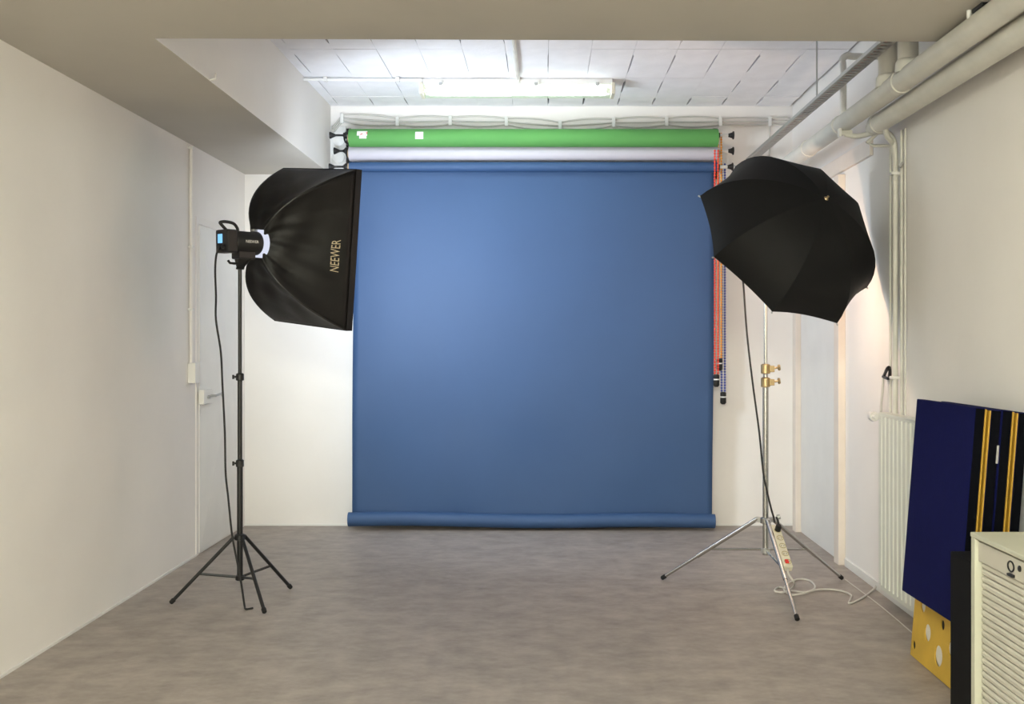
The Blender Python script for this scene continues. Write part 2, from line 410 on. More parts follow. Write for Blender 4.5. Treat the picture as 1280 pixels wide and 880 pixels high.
# ---- cables clipped along the back wall
def wall_cables():
    clips = [(413, 166), (428, 147), (497, 151), (563, 150), (633, 151), (700, 156), (767, 152), (833, 151), (900, 151), (962, 151), (989, 150)]
    for k, (dv, sag, lab) in enumerate(((-3, -2.2, 'upper white cable arching between clips on the back wall'), (1, .5, 'middle white cable clipped straight along the back wall'), (4.5, 3.0, 'lower white cable sagging between clips on the back wall'))):
        pts = []
        for i in range(len(clips)-1):
            (u0, v0), (u1, v1) = clips[i], clips[i+1]
            for j in range(6):
                a = j/6; s = sag*4*a*(1-a) if i else 0
                pts.append(px(u0+(u1-u0)*a, v0+(v1-v0)*a+dv*(0 if i == 0 and j == 0 else 1)+s*(1 if i < 8 else .3), YB-.012))
        pts.append(px(*clips[-1], YB-.012)+Vector((0,0,-dv*.003)))
        c = MB().tube(pts, .0065, 8).build('wall_cable', 'cable_white'); tag(c, lab, 'cable', 'cables along the back wall')
        if k == 1:
            for u, v in clips[1:-1]:
                p = px(u, v, YB)
                MB().box((p.x-.013, YB-.024, p.z-.045), (p.x+.013, YB, p.z+.03)).build('cable_clip', 'white_gloss', c, bevel=.003)
wall_cables()
v_ = MB().tube([px(962, 152, YB-.01), px(962, 215, YB-.01)], .006, 8).build('wall_cable', 'cable_white')
tag(v_, 'thin white cable running straight down the back wall by the cable tray', 'cable')

# ================================================================= fluorescent lights
def batten(cx, cy, zt, L, tube_m, label, group=None, name='fluorescent_light'):
    t = thing(name, (cx, cy, zt), label, 'light', group)
    x0, x1 = cx-L/2, cx+L/2
    MB().box((x0, cy-.075, zt-.042), (x1, cy+.075, zt)).build('housing', 'white_gloss', t, bevel=.006)
    for s in (-1, 1):
        e = cx+s*(L/2+.004)
        a = MB().hexa([(e-s*.012, cy-.085, zt-.105), (e+s*.012, cy-.085, zt-.105), (e+s*.012, cy+.085, zt-.105), (e-s*.012, cy+.085, zt-.105), (e-s*.012, cy-.09, zt-.03), (e+s*.012, cy-.09, zt-.03), (e+s*.012, cy+.09, zt-.03), (e-s*.012, cy+.09, zt-.03)])
        a.build('end_cap', 'cream', t, bevel=.004)
    for yy in (-.042, .042):
        tb = MB().lathe((x0+.045, cy+yy, zt-.075), (1,0,0), [(0, .014), (L-.09, .014)], 14).build('tube', tube_m, t)
        for s in (-1, 1):
            MB().lathe((cx+s*(L/2-.015), cy+yy, zt-.075), (-s,0,0), [(0, .016), (.028, .016)], 12).build('tube_holder', 'white_gloss', tb)
    def F(a, b):
        th = PI*b; c = math.cos(th); sn = math.sin(th)
        return Vector((x0+.01+(L-.02)*a, cy+.086*math.copysign(abs(c)**.5, c), zt-.038-.072*abs(sn)**.5))
    MB().grid(F, 1, 18).build('clear_cover', 'clear_cover', t)
    for s in (-.4, .1, .42):
        MB().box((cx+s*L-.012, cy-.098, zt-.055), (cx+s*L+.012, cy-.086, zt-.03)).build('cover_clip', 'galvanised', t, bevel=.002)
    return t
LY = 7.35
batten(xpx(646.5, LY-.05), LY, ZC, 1.29, 'tube_back', 'twin-tube fluorescent light with clear cover on the block ceiling')
batten(-.3, .1, ZS, 1.29, 'tube_front', 'twin-tube fluorescent light on the low ceiling behind the camera, by the entrance', 'lights on the low ceiling')
batten(-.3, -1.3, ZS, 1.29, 'tube_front', 'twin-tube fluorescent light on the low ceiling against the front wall', 'lights on the low ceiling')
c = MB().tube([(XSO, 7.24, ZC-.016), (xpx(527, 7.25), 7.26, ZC-.016)], .010, 8).build('ceiling_conduit', 'white_gloss')
tag(c, 'white conduit running from the soffit to the end of the light', 'conduit')
for u in (407, 497):
    x = xpx(u, 7.24); MB().box((x-.012, 7.22, ZC-.03), (x+.012, 7.265, ZC)).build('conduit_clip', 'white_gloss', c, bevel=.002)
c = MB().tube([(xpx(640, 5.8), 4.52, ZC-.016), (xpx(647, 7.2), 7.27, ZC-.016), (xpx(647, 7.2), 7.29, ZC-.03)], .013, 8).build('ceiling_conduit', 'pipe_paint')
tag(c, 'cream conduit crossing the block ceiling from the slab edge to the light', 'conduit')

# ================================================================= pipes and cable tray on the right
PX_, PZ, PR = 1.648, CH+1.187, .050
pm = thing('heating_pipe', (PX_, 4.5, PZ), 'thick white painted pipe running under the ceiling along the right wall', 'pipe')
MB().tube([(PX_, YF, PZ), (PX_, 2, PZ), (PX_, 5, PZ), (PX_, YB, PZ)], PR, 24).build('pipe_run', 'pipe_paint', pm)
for u in (1110, 1135):
    y = PX_*FPX/(u-VX)
    MB().tube([(PX_, y, PZ), (PX_, y, PZ+.08), (PX_, y, ZC)], .046, 20).build('riser', 'pipe_paint', pm)
    MB().lathe((PX_, y, PZ+.02), (0,0,1), [(0, .058), (.045, .056), (.06, .047)], 20).build('collar', 'pipe_paint', pm)
for u in (1128, 1052, 1012):
    y = PX_*FPX/(u-VX)
    MB().lathe((PX_, y, PZ), (0,1,0), [(0, PR), (.004, PR+.005), (.05, PR+.005), (.054, PR)], 24).build('coupling', 'pipe_paint', pm)
y = PX_*FPX/(1054-VX)
tag(MB().tube(spline([(PX_, y, PZ+.03), (PX_, y, PZ+.30), (PX_-.005, y, PZ+.35), (PX_+.02, y, PZ+.375), (PX_+.06, y, PZ+.37), (XR, y, PZ+.37)], 5), .019, 12).build('vent_pipe', 'white_gloss'), 'small white pipe rising from the thick pipe and bending into the wall', 'pipe')
# second pipe, hugging the wall below the first, stopping above the radiator pipes
P2X, P2Z = 1.745, CH+1.125
t2 = thing('return_pipe', (P2X, 5, P2Z), 'second thick white pipe running below the first, ending above the radiator pipes', 'pipe')
MB().tube([(P2X, YF, P2Z), (P2X, 2, P2Z), (P2X, 5.64, P2Z)], .05, 24).build('pipe_run', 'pipe_paint', t2)
MB().lathe((P2X, 5.60, P2Z), (0,1,0), [(0, .054), (.05, .054), (.075, .03), (.12, .022), (.14, .03), (.15, .03)], 20).build('end_fitting', 'pipe_paint', t2)
MB().tube(spline([(P2X, 5.52, P2Z-.02), (P2X+.03, 5.58, P2Z-.07), (P2X+.085, 5.66, P2Z-.10), (XR-.03, 5.68, P2Z-.2)], 6), .014, 10).build('branch', 'pipe_paint', t2)
# wall bracket holding the two pipes
tb = thing('pipe_bracket', (XR, 5.78, 2.45), 'painted bracket arm holding the thick pipes off the right wall', 'bracket')
MB().tube([(XR, 5.80, 2.60), (P2X-.01, 5.79, 2.465), (P2X+.03, 5.79, 2.45), (XR, 5.79, 2.45)], .010, 8).build('brace', 'pipe_paint', tb)
MB().box((PX_-.03, 5.86, PZ-.075), (PX_+.03, 5.885, PZ-.05)).build('saddle', 'pipe_paint', tb, bevel=.003)
MB().box((PX_-.045, 5.855, PZ-.085), (PX_-.03, 5.89, PZ-.04)).build('saddle_tab', 'white_gloss', tb, bevel=.002)
# pipes down to the radiator
pA = onx(1119, 215, 1.845)
rp = spline([(PX_-.005, 5.88, PZ-.068), (PX_+.06, 5.85, PZ-.085), (1.78, 5.70, PZ-.088), (1.83, pA.y, PZ-.13), (1.845, pA.y, PZ-.25), (1.845, pA.y, 1.9), (1.845, pA.y, 1.5), (1.845, pA.y, 1.0)], 6)
t3 = thing('radiator_pipe', (1.845, pA.y, 1.0), 'white pipe bending off the thick pipe and dropping to the radiator', 'pipe')
MB().tube(rp, .0145, 12).build('pipe_run', 'pipe_paint', t3)
for v in (217, 472):
    z = zpx(v, pA.y)
    MB().box((1.82, pA.y-.02, z-.008), (XR-.001, pA.y+.02, z+.008)).build('pipe_clip', 'white_gloss', t3, bevel=.002)
for u, r, lab in ((1113, .007, 'thin white pipe on the wall side of the radiator pipe, farther from the boards'), (1127, .0085, 'thin white pipe between the radiator pipe and the plain wall'), (1131.5, .006, 'thinnest white pipe beside the radiator, next to the plain wall')):
    p = onx(u, 215, 1.865)
    tag(MB().tube([(1.865, p.y, 2.50), (1.865, p.y, 1.6), (1.865, p.y, 1.0)], r, 10).build('thin_pipe', 'pipe_paint'), lab, 'pipe')
MB().tube([(1.865, 5.57, 2.32), (1.85, 5.57, 2.32), (1.84, 5.57, 2.30)], .008, 8).build('pipe_clip', 'galvanised', t3)
# black hook with a looped white cable above the radiator
hk = tag(MB().tube(spline([onx(1105, 470, 1.86), onx(1109, 461, 1.83), onx(1112, 460, 1.84), onx(1112, 470, 1.85), onx(1110, 473, 1.845), onx(1104, 471, 1.86)], 5), .009, 8).build('wall_hook', 'black_metal'), 'small black loop hook on the wall above the radiator', 'hook')
tag(MB().tube(spline([onx(1104, 472, 1.852), onx(1103, 490, 1.85), onx(1101.5, 505, 1.85), onx(1101, 516, 1.85), onx(1100, 530, 1.865)], 5), .007, 8).build('hanging_cord', 'cable_white'), 'short pale cord hanging from the black hook down behind the radiator', 'cord')
# cable tray
TX, TZ = 1.560, CH+1.346
ct = thing('cable_tray', (TX, 6.3, TZ), 'perforated grey metal cable tray hanging from rods under the block ceiling', 'cable tray')
ya, yb = 4.53, YB-.01
for s in (-1, 1):
    MB().box((TX+s*.033-.0015, ya, TZ), (TX+s*.033+.0015, yb, TZ+.018)).build('side_rail', 'galvanised', ct)
MB().box((TX-.032, ya, TZ+.001), (TX-.018, yb, TZ+.003)).box((TX+.018, ya, TZ+.001), (TX+.032, yb, TZ+.003)).build('tray_rail', 'galvanised', ct)
n = 70
rung = None
for i in range(n):
    y = ya+.02+(yb-ya-.04)*i/(n-1)
    if rung is None:
        rung = MB().box((TX-.032, y-.012, TZ-.001), (TX+.032, y+.012, TZ+.0035)).build('rung', 'galvanised', ct)
    else:
        o = rung.copy(); COL.objects.link(o); o.parent = ct; o.location = rung.location+Vector((0, y-ya-.02, 0))
for u in (1021,):
    y = TX*FPX/(u-VX)
    MB().tube([(TX-.0, y, TZ), (TX-.0, y, ZC+.01)], .005, 8).build('hanger_rod', 'galvanised', ct)
for k, (dx, m, r, lab) in enumerate(((-.021, 'cable_black', .008, 'dark cable lying in the cable tray'), (.0, 'cable_pink', .009, 'pinkish cable lying in the middle of the cable tray'), (.021, 'cable_white', .008, 'white cable lying in the cable tray'))):
    P = [(TX+dx+.002*math.sin(i*1.3+k), ya+(yb-ya)*i/16, TZ+.004+r+.003*abs(math.sin(i*2.1+k))) for i in range(17)]
    tag(MB().tube(spline(P, 3), r, 8).build('tray_cable', m), lab, 'cable', 'cables in the tray')
# black clamp and drop pipe where the thick pipe passes under the slab
y = 4.03
tk = thing('pipe_hanger', (PX_, y, ZS), 'small pipe hanger with white rod and black foot above the thick pipe', 'hanger')
MB().tube([(PX_-.035, y+.06, PZ+PR*.6), (PX_-.035, y+.06, ZS)], .009, 8).build('rod', 'white_gloss', tk)
MB().box((PX_-.03, y-.045, ZS-.016), (PX_+.02, y+.05, ZS)).build('foot_plate', 'black_metal', tk, bevel=.003)
# conduit and box on the left wall
pc = onx(239.5, 180, XL+.018)
lc = thing('wall_conduit', (XL, pc.y, 1.1), 'white surface conduit dropping down the left wall beside the steel door', 'conduit')
MB().tube([(XL+.014, pc.y, ZS-.02), (XL+.014, pc.y, 2.0), (XL+.014, pc.y, 1.26)], .011, 10).build('conduit_run', 'wall_paint', lc)
MB().box((XL, pc.y-.022, 1.13), (XL+.05, pc.y+.06, 1.26)).build('junction_box', 'white_gloss', lc, bevel=.005)
for z in (ZS-.03, 2.0, 1.6):
    MB().box((XL, pc.y-.02, z-.008), (XL+.03, pc.y+.02, z+.008)).build('conduit_clip', 'white_gloss', lc, bevel=.002)
tag(MB().tube([(XSO+.002, 5.2, ZS+.005), (XSO+.03, 5.2, ZS+.008), (XSO+.032, 5.2, ZS+.035)], .006, 8).build('screw_hook', 'white_gloss'), 'tiny white screw hook on the edge of the soffit', 'hook')

# ================================================================= radiator
def radiator():
    x0, x1 = 1.785, 1.85; z0, z1 = .106, 1.02
    ya, yb = 4.93, 5.76
    t = thing('radiator', ((x0+x1)/2, (ya+yb)/2, 0), 'white ribbed panel radiator on the right wall behind the navy boards', 'radiator')
    n = 13; p = (yb-ya)/n; first = None
    for i in range(n):
        y = yb-p*(i+.5)
        if first is None:
            a, q = p/2, p*.30
            prof = [(x1, y-a), (x1, y+a), (x0+.016, y+a), (x0, y+q), (x0, y-q), (x0+.016, y-a)]
            k = len(prof); vs = [(X, Y, z0) for X, Y in prof]+[(X, Y, z1-.02) for X, Y in prof]
            first = MB().add(vs, [tuple(range(k)), tuple(range(k, 2*k))]+[(j, (j+1) % k, (j+1) % k+k, j+k) for j in range(k)]).build('rib', 'radiator_paint', t)
            fy = y
        else:
            o = first.copy(); COL.objects.link(o); o.parent = t; o.location = first.location+Vector((0, y-fy, 0))
    MB().box((x0+.004, ya, z1-.022), (x1+.005, yb, z1)).build('top_rail', 'radiator_paint', t, bevel=.004)
    MB().box((x0+.012, ya, z0-.03), (x1, yb, z0+.002)).build('bottom_rail', 'radiator_paint', t, bevel=.004)
    for y in (ya+.12, yb-.12):
        MB().box((x1, y-.02, .25), (XR, y+.02, .9)).build('wall_mount', 'radiator_paint', t)
    c = px(1090, 520.5, 5.80)
    v = MB().lathe((c.x+.012, 5.765, c.z), (0,1,0), [(0, .012), (.03, .014), (.03, .026), (.06, .029), (.075, .024), (.08, .015)], 18).build('thermostat_knob', 'white_gloss', t)
radiator()

# ================================================================= softbox light
def softbox():
    base = fl(300, 741); bx, by = -1.634, 5.79
    C = Vector((-1.3274, 6.2189, 1.9395)); N = Vector((.57969, .81467, .01627)); U = Vector((.81146, -.57536, -.10246)); V = Vector((.07411, -.0726, .9946))
    HW, HH = .30, .45; D = .40; R = C-N*D
    # ---- stand
    st = thing('light_stand', (bx, by, 0), 'black tripod light stand carrying the softbox lamp', 'light stand')
    feet = [fl(213, 754, .012), fl(364, 735, .012), fl(331, 766, .012)]
    top = 1.83; zc, zh = .350, .135
    MB().tube([(bx, by, zh-.02), (bx, by, .75)], .0155, 14).build('lower_pole', 'black_metal', st)
    MB().tube([(bx, by, .70), (bx, by, 1.22)], .0125, 14).build('middle_pole', 'black_metal', st)
    MB().tube([(bx, by, 1.18), (bx, by, top)], .010, 14).build('upper_pole', 'black_metal', st)
    for z in (.744, 1.208):
        cl = MB().lathe((bx, by, z-.02), (0,0,1), [(0, .017), (.003, .021), (.035, .021), (.04, .015)], 16).build('clamp', 'black_plastic', st)
        MB().lathe((bx-.015, by-.005, z), (-1,-.3,0), [(0, .006), (.012, .006), (.014, .012), (.024, .012)], 10).build('knob', 'black_plastic', cl)
    MB().lathe((bx, by, zc-.02), (0,0,1), [(0, .018), (.004, .028), (.03, .028), (.036, .018)], 18).build('leg_collar', 'black_plastic', st)
    MB().lathe((bx, by, zh-.02), (0,0,1), [(0, .018), (.004, .024), (.026, .024), (.03, .016)], 18).build('brace_hub', 'black_plastic', st)
    for f in feet:
        d = Vector((f.x-bx, f.y-by, 0)); d.normalize()
        a = Vector((bx, by, zc))+d*.03
        lg = MB().tube([a, a.lerp(f, .98)], .0095, 10).build('leg', 'black_metal', st)
        MB().lathe(a.lerp(f, .94), (f-a), [(0, .010), (.004, .013), ((f-a).length*.06-.004, .012), ((f-a).length*.06, .008)], 12).build('rubber_foot', 'rubber', lg)
        MB().tube([Vector((bx, by, zh))+d*.02, a.lerp(f, .56)], .007, 8).build('brace', 'black_metal', st)
    # ---- lamp head
    L = thing('studio_lamp', (bx, by, top), 'black cylindrical studio lamp with blue display, mounted on the tripod stand', 'studio lamp')
    X = N; Y = Vector((0,0,1)).cross(N).normalized(); Z = X.cross(Y)          # X forward
    H = Vector(R)-N*.02
    MB().lathe(H-N*.165, N, [(0, .055), (.008, .061), (.13, .061), (.14, .065), (.165, .065), (.168, .055)], 28).build('body', 'black_plastic', L)
    rear = MB().obox(H-N*.195, X, Y, Z, .032, .054, .062).build('control_panel', 'black_plastic', L, bevel=.010)
    rc = H-N*.2275
    MB().obox(rc+Y*.012+Z*.014, X, Y, Z, .0015, .018, .024).build('display', 'screen', rear)
    for a, b in ((-.018, -.03), (.018, -.034)):
        MB().lathe(rc+Y*a+Z*b, -N, [(0, .012), (.010, .011), (.012, .008)], 14).build('dial', 'black_metal', rear)
    hp = [H-N*.19+Z*.055, H-N*.225+Z*.085, H-N*.235+Z*.098, H-N*.20+Z*.104, H-N*.15+Z*.098, H-N*.125+Z*.075, H-N*.12+Z*.05]
    MB().tube(spline(hp, 5), .0085, 10).build('handle', 'black_plastic', L)
    # reflector dish, its lamp-lit look put in as emission, and speed ring
    MB().lathe(H-N*.004, N, [(0, .058), (.004, .064), (.02, .088), (.024, .090), (.024, .086)], 28).build('reflector', 'reflector_glow', L)
    tb = MB().obox(H-N*.01+Z*.065, X, Y, Z, .014, .012, .012).build('release_catch', 'galvanised', L, bevel=.004)
    # yoke and tilt bracket
    MB().obox(H-N*.085-Z*.068, X, Y, Z, .055, .034, .022).build('tilt_block', 'black_plastic', L, bevel=.006)
    MB().hexa([Vector((bx, by, top-.045))+q for q in (Vector((-.019,-.019,0)), Vector((.019,-.019,0)), Vector((.019,.019,0)), Vector((-.019,.019,0)))]+[H-N*.085-Z*.075+q for q in (-X*.045-Y*.028, X*.045-Y*.028, X*.045+Y*.028, -X*.045+Y*.028)]).build('stand_socket', 'black_plastic', L, bevel=.004)
    q = Vector((bx, by, top))
    MB().tube([q+Vector((0,-.01,-.012)), q+Vector((-.02,-.03,-.015)), q+Vector((-.045,-.03,-.012)), q+Vector((-.055,-.03,.002))], .007, 8).build('tilt_lever', 'black_plastic', L)
    # small white lettering on the side of the body
    vs, fs = text_mesh('NEEWER', .022)
    mx = max(v.x for v in vs)
    ang0 = math.radians(-10)
    cam_side = -Y if Y.y > 0 else Y
    def onbody(v):
        al = H-N*.118+N*(v.x)
        th = (v.y-.006)/.0615+.02
        return al+(cam_side*math.cos(th)+Z*math.sin(th))*.0618
    MB().add([onbody(v) for v in vs], fs).build('lettering', 'label_white', L)
    # ---- soft box
    B = thing('softbox', R, 'black rectangular softbox with lettering on its side, fixed to the lamp', 'softbox')
    def rib(t):
        a0, s0, a1, s1 = -.012, .17, .0, .62
        a = a0*(1-t)**2+2*t*(1-t)*a1+D*t*t; s = s0*(1-t)**2+2*t*(1-t)*s1+t*t
        return a, s
    def surf(side):
        def F(t, w):
            a, s = rib(t); w = 2*w-1
            sag = .05*math.sin(PI*t)*(1-w*w)
            if side in (0, 2):
                sg = 1 if side == 0 else -1
                cr = (.007*math.sin(9*w+7*t)+.006*math.sin(4*w-13*t+1)+.004*math.sin(23*w+6*t))*math.sin(PI*t)*(1-w*w)
                hw, hh = HW*s, HH*s
                hw = max(hw-sag+cr, .04)
                return R+N*a+U*(sg*hw)+V*(hh*w)
            sg = 1 if side == 1 else -1
            cr = (.006*math.sin(8*w+9*t)+.004*math.sin(5*w-14*t))*math.sin(PI*t)*(1-w*w)
            return R+N*(a)+U*(HW*s*w)+V*(sg*max(HH*s-sag+cr, .06))
        return F
    for i in range(4): MB().grid(surf(i), 30, 30).build('fabric_panel', 'black_fabric', B, thick=.002)
    for su in (-1, 1):
        for sv in (-1, 1):
            P = []
            for i in range(15):
                a, s = rib(i/14); P.append(R+N*a+U*(su*HW*s)+V*(sv*HH*s))
            MB().tube(P, .004, 6).build('seam', 'black_plastic', B)
    # front lip, four strips, and the lit cloth
    e = .045
    for su in (-1, 1):
        MB().obox(C+N*(e/2)+U*(su*HW), N, U, V, e/2, .004, HH+.004).build('front_lip', 'black_fabric', B)
        MB().obox(C+N*(e/2)+V*(su*HH), N, U, V, e/2, HW-.004, .004).build('front_lip', 'black_fabric', B)
    MB().obox(C+N*.008, N, U, V, .002, HW-.005, HH-.005).build('diffuser_cloth', 'softbox_lit', B)
    ld = bpy.data.lights.new('softbox_light', 'AREA'); ld.shape = 'RECTANGLE'; ld.size = .56; ld.size_y = .86
    ld.energy = SOFTBOX_W; ld.color = (.80, .90, 1.0); ld.spread = math.radians(145)
    lo = bpy.data.objects.new('softbox_light', ld); COL.objects.link(lo); lo.parent = B
    lo.matrix_local = Matrix.Translation(C+N*.016-R) @ Matrix((U, V, -N)).transposed().to_4x4()
    MB().lathe(R-N*.02, N, [(.012, .07), (.016, .08), (.02, .08), (.024, .074)], 24).build('speed_ring', 'black_plastic', B)
    # lettering on the near side
    vs, fs = text_mesh('NEEWER', .050)
    mx = max(v.x for v in vs); F = surf(0)
    def m2(v):
        wv = (v.x-mx/2)/(2*HH)+.455
        t = .925-v.y/.55
        p = F(t, wv); du = (F(t+.01, wv)-F(t-.01, wv)); dw = (F(t, wv+.01)-F(t, wv-.01)); nn = du.cross(dw).normalized()
        if nn.y > 0: nn = -nn
        return p+nn*.003
    MB().add([m2(v) for v in vs], fs).build('lettering', 'logo', B)
    # ---- power cord
    q0 = H-N*.21-Z*.055
    pts = [q0, px(272, 314, 5.66), px(269, 335, 5.68), px(270, 370, 5.72), px(270, 400, 5.74), px(276, 440, 5.75), px(278, 480, 5.76), px(281, 540, 5.77), px(282, 590, 5.77), px(285, 620, 5.77), px(290, 668, 5.77), px(296, 700, 5.76), px(301, 726, 5.72), fl(305.5, 756, .02), fl(307, 761, .007), fl(311, 761, .007), fl(316, 760, .007)]
    MB().tube(spline(pts, 6), .0055, 8).build('power_cord', 'cable_black', L)
softbox()

# ================================================================= umbrella light
def umbrella():
    C = Vector((1.3175, 5.8981, 1.9413)); az, el, R, HT, sp = -1.0883, .5535, .5389, .3845, 2.5841
    A = Vector((math.cos(el)*math.cos(az), math.cos(el)*math.sin(az), math.sin(el)))
    U = Vector((0,0,1)).cross(A).normalized(); V = A.cross(U)
    bx, by = 1.238, 6.02
    # ---- stand
    st = thing('light_stand', (bx, by, 0), 'chrome tripod light stand carrying the black umbrella', 'light stand')
    feet = [fl(827, 723, .012), fl(1053, 723, .012), fl(997, 775, .012)]
    zc, zh, top = .40, .235, 1.78
    MB().tube([(bx, by, zh-.03), (bx, by, 1.14)], .0165, 16).build('lower_pole', 'chrome', st)
    MB().tube([(bx, by, 1.10), (bx, by, 1.24)], .0135, 16).build('middle_pole', 'chrome', st)
    MB().tube([(bx, by, 1.20), (bx, by, top)], .0095, 14).build('upper_pole', 'chrome', st)
    for z in (1.17, 1.245):
        cl = MB().lathe((bx, by, z-.028), (0,0,1), [(0, .02), (.004, .026), (.05, .026), (.056, .018)], 18).build('clamp', 'brass', st)
        MB().obox((bx+.032, by-.012, z), Vector((1,0,0)), Vector((0,1,0)), Vector((0,0,1)), .014, .012, .018).build('clamp_ear', 'brass', cl, bevel=.003)
        MB().lathe((bx+.045, by-.014, z+.004), (1,-.15,.15), [(0, .006), (.018, .006), (.02, .015), (.026, .018), (.034, .015)], 12).build('wing_knob', 'brass', cl)
    hub = MB().lathe((bx, by, zc-.02), (0,0,1), [(0, .02), (.004, .03), (.03, .03), (.036, .022)], 20).build('leg_collar', 'chrome', st)
    MB().lathe((bx+.03, by-.01, zc+.01), (1,-.3,.3), [(0, .006), (.03, .006), (.032, .014), (.05, .014)], 10).build('knob', 'galvanised', hub)
    MB().lathe((bx, by, zh-.02), (0,0,1), [(0, .018), (.004, .026), (.026, .026), (.03, .018)], 18).build('brace_hub', 'galvanised', st)
    for i, f in enumerate(feet):
        d = Vector((f.x-bx, f.y-by, 0)); d.normalize()
        a = Vector((bx, by, zc+.005))+d*.045
        MB().obox(Vector((bx, by, zc))+d*.035, d, d.cross(Vector((0,0,1))), Vector((0,0,1)), .022, .010, .014).build('leg_hinge', 'galvanised', st, bevel=.003)
        lg = MB().tube([a, a.lerp(f, .62)], .012, 12).build('leg', 'chrome', st)
        MB().tube([a.lerp(f, .60), a.lerp(f, .98)], .009, 10).build('leg_extension', 'chrome', lg)
        MB().lathe(a.lerp(f, .955), f-a, [(0, .010), (.003, .0125), ((f-a).length*.045-.004, .0125), ((f-a).length*.045, .009)], 12).build('rubber_foot', 'rubber', lg)
        MB().tube([Vector((bx, by, zh))+d*.02, a.lerp(f, .50)], .006, 8).build('brace', 'chrome', st)
    # ---- lamp head behind the umbrella
    hc = C-A*.20
    L = thing('studio_lamp', (bx, by, top), 'black studio lamp with glowing bulb behind the black umbrella', 'studio lamp')
    hd = hc-A*.02-V*.050
    MB().lathe(hd, -A, [(0, .046), (.004, .050), (.10, .050), (.115, .043), (.117, .03)], 24).build('body', 'black_plastic', L)
    MB().lathe(hd, A, [(0, .018), (.02, .018), (.03, .024), (.06, .03), (.085, .024), (.095, .008)], 20).build('bulb', 'bulb', L)
    MB().tube([(bx, by, top-.03), (bx, by, top+.01), hd-A*.06-Vector((0,0,.04))], .014, 10).build('stand_socket', 'black_plastic', L)
    MB().obox(hc-A*.03, A, U, V, .02, .014, .016).build('umbrella_clamp', 'galvanised', L, bevel=.003)
    ld = bpy.data.lights.new('umbrella_lamp_light', 'POINT'); ld.energy = UMBRELLA_W; ld.color = (1.0, .67, .46); ld.shadow_soft_size = .03
    lo = bpy.data.objects.new('umbrella_lamp_light', ld); COL.objects.link(lo); lo.parent = L; lo.location = hd+A*.115-Vector((bx, by, top))
    # ---- canopy: eight gores
    t = thing('umbrella', C, 'black reflective photo umbrella tilted on the chrome stand', 'umbrella')
    def rad(q): return math.sin(q*PI/2*.93)/math.sin(PI/2*.93)
    def hgt(q): return HT*(math.cos(q*PI/2*.93)-math.cos(PI/2*.93))/(1-math.cos(PI/2*.93))
    def gore(i, off=0):
        a0 = sp+i*PI/4; a1 = a0+PI/4
        def F(q, b):
            r, hh = R*rad(q), hgt(q)
            p0 = (U*math.cos(a0)+V*math.sin(a0))*r; p1 = (U*math.cos(a1)+V*math.sin(a1))*r
            p = p0.lerp(p1, b); k = 4*b*(1-b)
            p = p*(1+.025*k*(1-q))                                  # slight fullness near the top
            rim = -.055*k*max(0, (q-.6)/.4)**2                      # hem pulled in between the tips
            p = p*(1+rim)*(1-2.5*off)
            return C+p+A*(hh-off-.012*k*q)
        return F
    for i in range(8):
        MB().grid(gore(i), 12, 8).build('canopy_gore', 'umbrella_black', t)
        MB().grid(gore(i, .006), 12, 8).build('lining_gore', 'umbrella_white', t)
        a0 = sp+i*PI/4; dr = U*math.cos(a0)+V*math.sin(a0)
        P = [C+dr*(R*.972*rad(q/12))+A*(hgt(q/12)-.012) for q in range(13)]
        MB().tube(P, .0035, 6).build('rib', 'chrome', t)
        MB().lathe(C+dr*(R-.006)+A*(-.004), dr, [(0, .004), (.012, .005), (.016, .002)], 8).build('rib_tip', 'galvanised', t)
        st_ = C+dr*(R*rad(.5))+A*(hgt(.5)-.014)
        MB().tube([C+A*.10+dr*.014, st_], .003, 6).build('stretcher', 'galvanised', t)
    MB().tube([C+A*(HT+.012), C+A*.1, C-A*.30], .0045, 8).build('shaft', 'galvanised', t)
    MB().lathe(C+A*(HT-.004), A, [(0, .014), (.004, .013), (.010, .006), (.022, .006), (.024, .003)], 12).build('ferrule', 'brass', t)
    MB().lathe(C+A*.085, A, [(0, .016), (.03, .016)], 12).build('runner', 'black_plastic', t)
    # ---- power cord down to the power strip
    s0 = hd-A*.11
    def lx(tv, dx=.0, dz=0.0):                                     # point on the front leg
        f = feet[2]; a = Vector((bx, by, zc)); return a.lerp(f, tv)+Vector((dx, 0, dz))
    pts = [s0, px(929, 340, 6.12), px(930, 365, 6.10), px(934, 420, 6.05), px(941, 480, 6.0), px(949, 540, 5.97), px(954, 590, 5.97), px(959, 615, 5.96), px(964, 636, 5.95), lx(.06, .034, .05), lx(.085, .036, .03)]
    MB().tube(spline(pts, 6), .0055, 8).build('power_cord', 'cable_black', L)
    # ---- power strip along the front leg
    d = (lx(1)-lx(0)).normalized(); side = Vector((1, .15, 0)).normalized(); side = (side-d*side.dot(d)).normalized(); up = side.cross(d)
    if up.z < 0: up = -up
    c0, c1 = lx(.10, .036, .012), lx(.54, .030, .012); half = (c1-c0).length/2; cc = (c0+c1)/2
    ps = thing('power_strip', cc, 'cream power strip with four sockets and red switch, hung on the chrome stand leg', 'power strip')
    MB().obox(cc, d, side, up, half, .024, .018).build('casing', 'cream', ps, bevel=.006)
